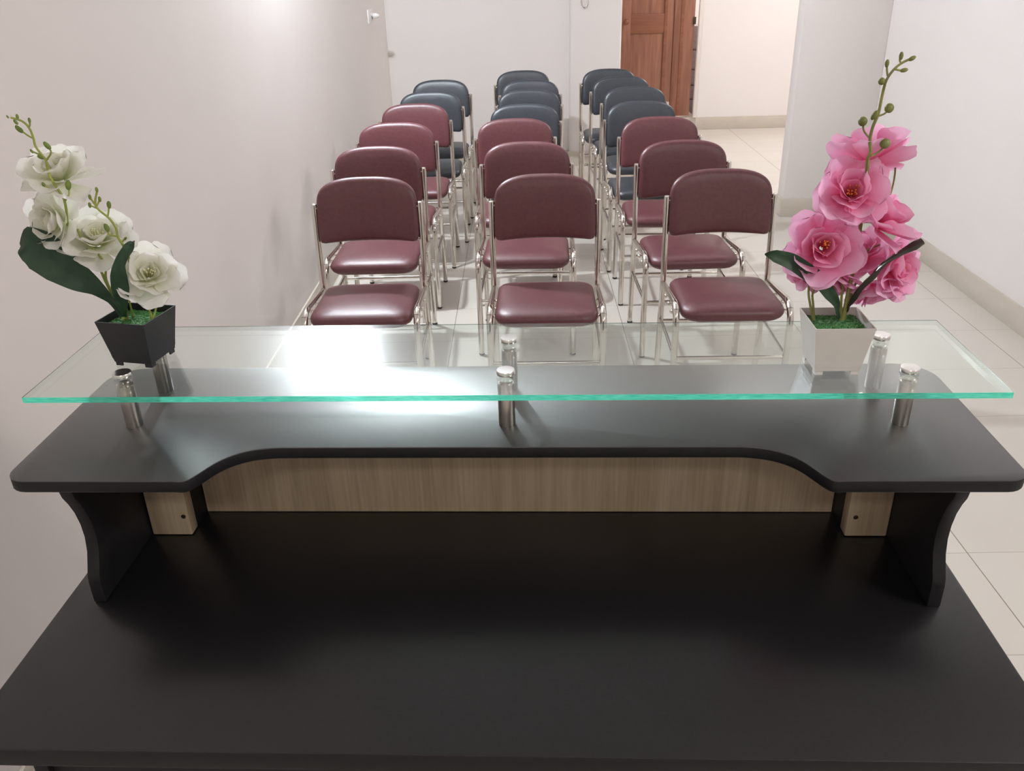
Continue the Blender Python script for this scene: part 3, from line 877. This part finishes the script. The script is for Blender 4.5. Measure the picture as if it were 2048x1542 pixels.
def blossom(root, c, rpx, facing, mat, stam, seed, grow=1.22):
    rnd = random.Random(seed)
    r = rpx * PX * grow
    n = Vector(facing).normalized()
    up = Vector((0, 0, 1)) if abs(n.z) < .9 else Vector((0, 1, 0))
    xx = up.cross(n).normalized()
    yy = n.cross(xx)
    B = Matrix((xx, yy, n)).transposed().to_4x4()
    B.translation = Vector(c) - n * r * .25
    bm = new_bm()
    bm.verts.layers.float.new('petal_t')
    for k, (num, Lk, Wk, tilt, curl, cup, lay) in enumerate(((5, 1.0, .92, .10, .35, .20, 1.25), (6, .95, .90, .42, .30, .35, 1.1), (5, .74, .78, .80, .30, .50, .95), (4, .50, .56, 1.10, .2, .6, .7))):
        off = rnd.uniform(0, 6)
        for q in range(num):
            a = off + 2 * PI * q / num + rnd.uniform(-.16, .16)
            tl_ = tilt + rnd.uniform(-.14, .14)
            fr = B @ Matrix.Rotation(a, 4, 'Z') @ Matrix.Translation((0, r * .05, r * .04 * k)) @ Matrix.Rotation(tl_, 4, 'X') @ Matrix.Rotation(rnd.uniform(-.25, .25), 4, 'Y')
            add_petal(bm, r * Lk * rnd.uniform(.9, 1.06), r * Wk * rnd.uniform(.9, 1.08), curl + rnd.uniform(-.25, .25), cup, fr, .075, rnd, lay)
    o = finish('blossom', bm, mat, root, angle=180)
    bm = new_bm()
    for q in range(14):
        a = rnd.uniform(0, 2 * PI); d = rnd.uniform(.03, .16) * r
        p0 = B @ Vector((d * math.cos(a) * .4, d * math.sin(a) * .4, r * .08))
        p1 = B @ Vector((d * math.cos(a), d * math.sin(a), r * rnd.uniform(.38, .5)))
        add_tube(bm, [p0, p1], [.0005, .0007], 5)
        add_ball(bm, p1, .0011, seg=6)
    finish('stamens', bm, stam, o)
    return o


def leaf(root, pts, wid, mat, side, fold=.25):
    """leaf blade along a curve, given half-widths, thin but solid"""
    P = smooth_path(pts, 4)
    n = len(P)
    ws = []
    for i in range(n):
        t = i / (n - 1) * (len(wid) - 1)
        k = min(int(t), len(wid) - 2)
        ws.append(wid[k] * (1 - t + k) + wid[k + 1] * (t - k))
    bm = new_bm()
    top, bot = [], []
    m = 6
    for i, p in enumerate(P):
        t = (P[min(i + 1, n - 1)] - P[max(i - 1, 0)]).normalized()
        sd = Vector(side)
        nn = sd.cross(t).normalized()
        bb = t.cross(nn).normalized()
        ra, rb = [], []
        for j in range(m + 1):
            s = j / m * 2 - 1
            q = p + bb * s * ws[i] + nn * (fold * ws[i] * (abs(s) ** 1.5) + .0012 * math.sin(i * .9 + 3 * s) * abs(s))
            if j == m // 2:
                q = q - nn * .0007
            ra.append(bm.verts.new(q + nn * .0004)); rb.append(bm.verts.new(q - nn * .0004))
        top.append(ra); bot.append(rb)
    for i in range(n - 1):
        for j in range(m):
            bm.faces.new((top[i][j], top[i][j + 1], top[i + 1][j + 1], top[i + 1][j]))
            bm.faces.new((bot[i][j + 1], bot[i][j], bot[i + 1][j], bot[i + 1][j + 1]))
        bm.faces.new((top[i][0], top[i + 1][0], bot[i + 1][0], bot[i][0]))
        bm.faces.new((top[i + 1][m], top[i][m], bot[i][m], bot[i + 1][m]))
    for r_ in (0, n - 1):
        for j in range(m):
            bm.faces.new((top[r_][j], bot[r_][j], bot[r_][j + 1], top[r_][j + 1]))
    return finish('leaf', bm, mat, root, angle=60)


def pot(root, mat, rot, wt=.0405, wb=.0300, h=.073, zb=.006):
    """square tapered pot with notched foot and a bed of plastic grass"""
    bm = new_bm()
    R = Matrix.Rotation(rot, 3, 'Z')

    def ring(hw, z):
        return [bm.verts.new(R @ Vector((x, y, z))) for x, y in ((-hw, -hw), (hw, -hw), (hw, hw), (-hw, hw))]

    def q(a, b):
        for k in range(4):
            bm.faces.new((a[k], a[(k + 1) % 4], b[(k + 1) % 4], b[k]))
    r0 = ring(wb + .0008, zb); r1 = ring(wt, h); r2 = ring(wt - .0016, h); r3 = ring(wb + .002, zb + .006)
    bm.faces.new(r0[::-1]); q(r0, r1); q(r1, r2); q(r2, r3); bm.faces.new(r3)
    for sx in (-1, 1):
        for sy in (-1, 1):
            # L-shaped corner feet
            f1 = [Vector((sx * a_, sy * b_, z)) for z in (0, zb + .001) for a_, b_ in ((wb, wb), (wb - .011, wb), (wb - .011, wb - .0025), (wb - .0025, wb - .0025), (wb - .0025, wb - .011), (wb, wb - .011))]
            vv = [bm.verts.new(R @ p) for p in f1]
            bm.faces.new(vv[:6]); bm.faces.new(vv[6:])
            for k in range(6):
                bm.faces.new((vv[k], vv[(k + 1) % 6], vv[6 + (k + 1) % 6], vv[6 + k]))
    finish('pot', bm, mat, root, smooth=False)
    bm = new_bm()
    rg = random.Random(3)
    n = 26
    zg = h - .011
    hw = wb + (wt - wb) * (zg / h) - .0022
    grid = [[bm.verts.new(R @ Vector((-hw + 2 * hw * i / n, -hw + 2 * hw * j / n, zg + rg.uniform(-.0012, .0018)))) for j in range(n + 1)] for i in range(n + 1)]
    for i in range(n):
        for j in range(n):
            bm.faces.new((grid[i][j], grid[i + 1][j], grid[i + 1][j + 1], grid[i][j + 1]))
    for k in range(1500):
        x, y = rg.uniform(-hw, hw), rg.uniform(-hw, hw)
        a = rg.uniform(0, 6.3); l = rg.uniform(.002, .0045)
        p = R @ Vector((x, y, zg - .001)); d = Vector((math.cos(a), math.sin(a), 0)) * .0004
        tip = p + Vector((rg.uniform(-.002, .002), rg.uniform(-.002, .002), l))
        bm.faces.new((bm.verts.new(p - d), bm.verts.new(p + d), bm.verts.new(tip)))
    tag(finish('artificial_grass', bm, M['grass'], root, smooth=False), kind='stuff')


def plant(root, side, stem_m, bud_m, thick):
    stems = []
    bott = Vector((0, 0, .060))
    for i, s in enumerate(G[side + 'S']):
        P = smooth_path(s, 4)
        n = len(P)
        r0, r1 = thick[i]
        bm = new_bm()
        add_tube(bm, P, [r0 + (r1 - r0) * k / (n - 1) for k in range(n)], 8)
        stems.append(finish('stem', bm, stem_m, root))
    main = stems[0]
    for s in G[side + 'T']:
        P = smooth_path(s, 4)
        bm = new_bm(); add_tube(bm, P, [.0012] * len(P), 7)
        finish('twig', bm, stem_m, main)
    for c, r, a in G[side + 'B']:
        bm = new_bm()
        rr_ = r * PX
        if a == 9:
            add_ball(bm, c, rr_, (1, 1, 1.05), None, 14)
        else:
            add_ball(bm, c, rr_, (.62, .62, 1.15), Matrix.Rotation(-a, 4, 'Y') if side == 'L' else Matrix.Rotation(-a, 4, 'Y'), 14)
        finish('bud', bm, bud_m, main)


pl = empty('potted_flowers', Wd(-.614, 1.165, 1.0301), DY)
tag(pl, 'white artificial orchid in a square black pot at the left of the glass top', 'plant')
pot(pl, M['pot_black'], math.radians(-10.7))
plant(pl, 'L', M['stem_l'], M['bud_l'], [(.0022, .0014), (.002, .0014), (.002, .0014), (.0018, .0014), (.0015, .0013), (.0015, .0013)])
for k, (pts, wd) in enumerate(G['LL']):
    leaf(pl, pts, wd, M['leaf'], (.55, .35, 1) if k == 0 else (1, .35, .1), .22)
for k, (c, r, f_) in enumerate(G['LF']):
    blossom(pl, c, r, f_, M['white_petal'], M['stamen_w'], 11 + k, 1.32)

pr = empty('potted_flowers', Wd(.397, 1.123, 1.0301), DY)
tag(pr, 'pink artificial orchid in a square white pot at the right of the glass top', 'plant')
pot(pr, M['pot_white'], math.radians(0.5))
plant(pr, 'R', M['stem_r'], M['bud_r'], [(.0032, .0014), (.0018, .0014), (.0018, .0014), (.0018, .0015), (.0018, .0013), (.0016, .0013), (.0018, .0014), (.0013, .0012)])
for k, (pts, wd) in enumerate(G['RL']):
    leaf(pr, pts, wd, M['leaf'] if k == 0 else M['leaf_brown'], (.4, .3, 1) if k == 0 else (.3, .3, 1), .25 if k == 0 else .9)
for k, (c, r, f_) in enumerate(G['RF']):
    blossom(pr, c, r, f_, M['pink'], M['stamen'], 31 + k)
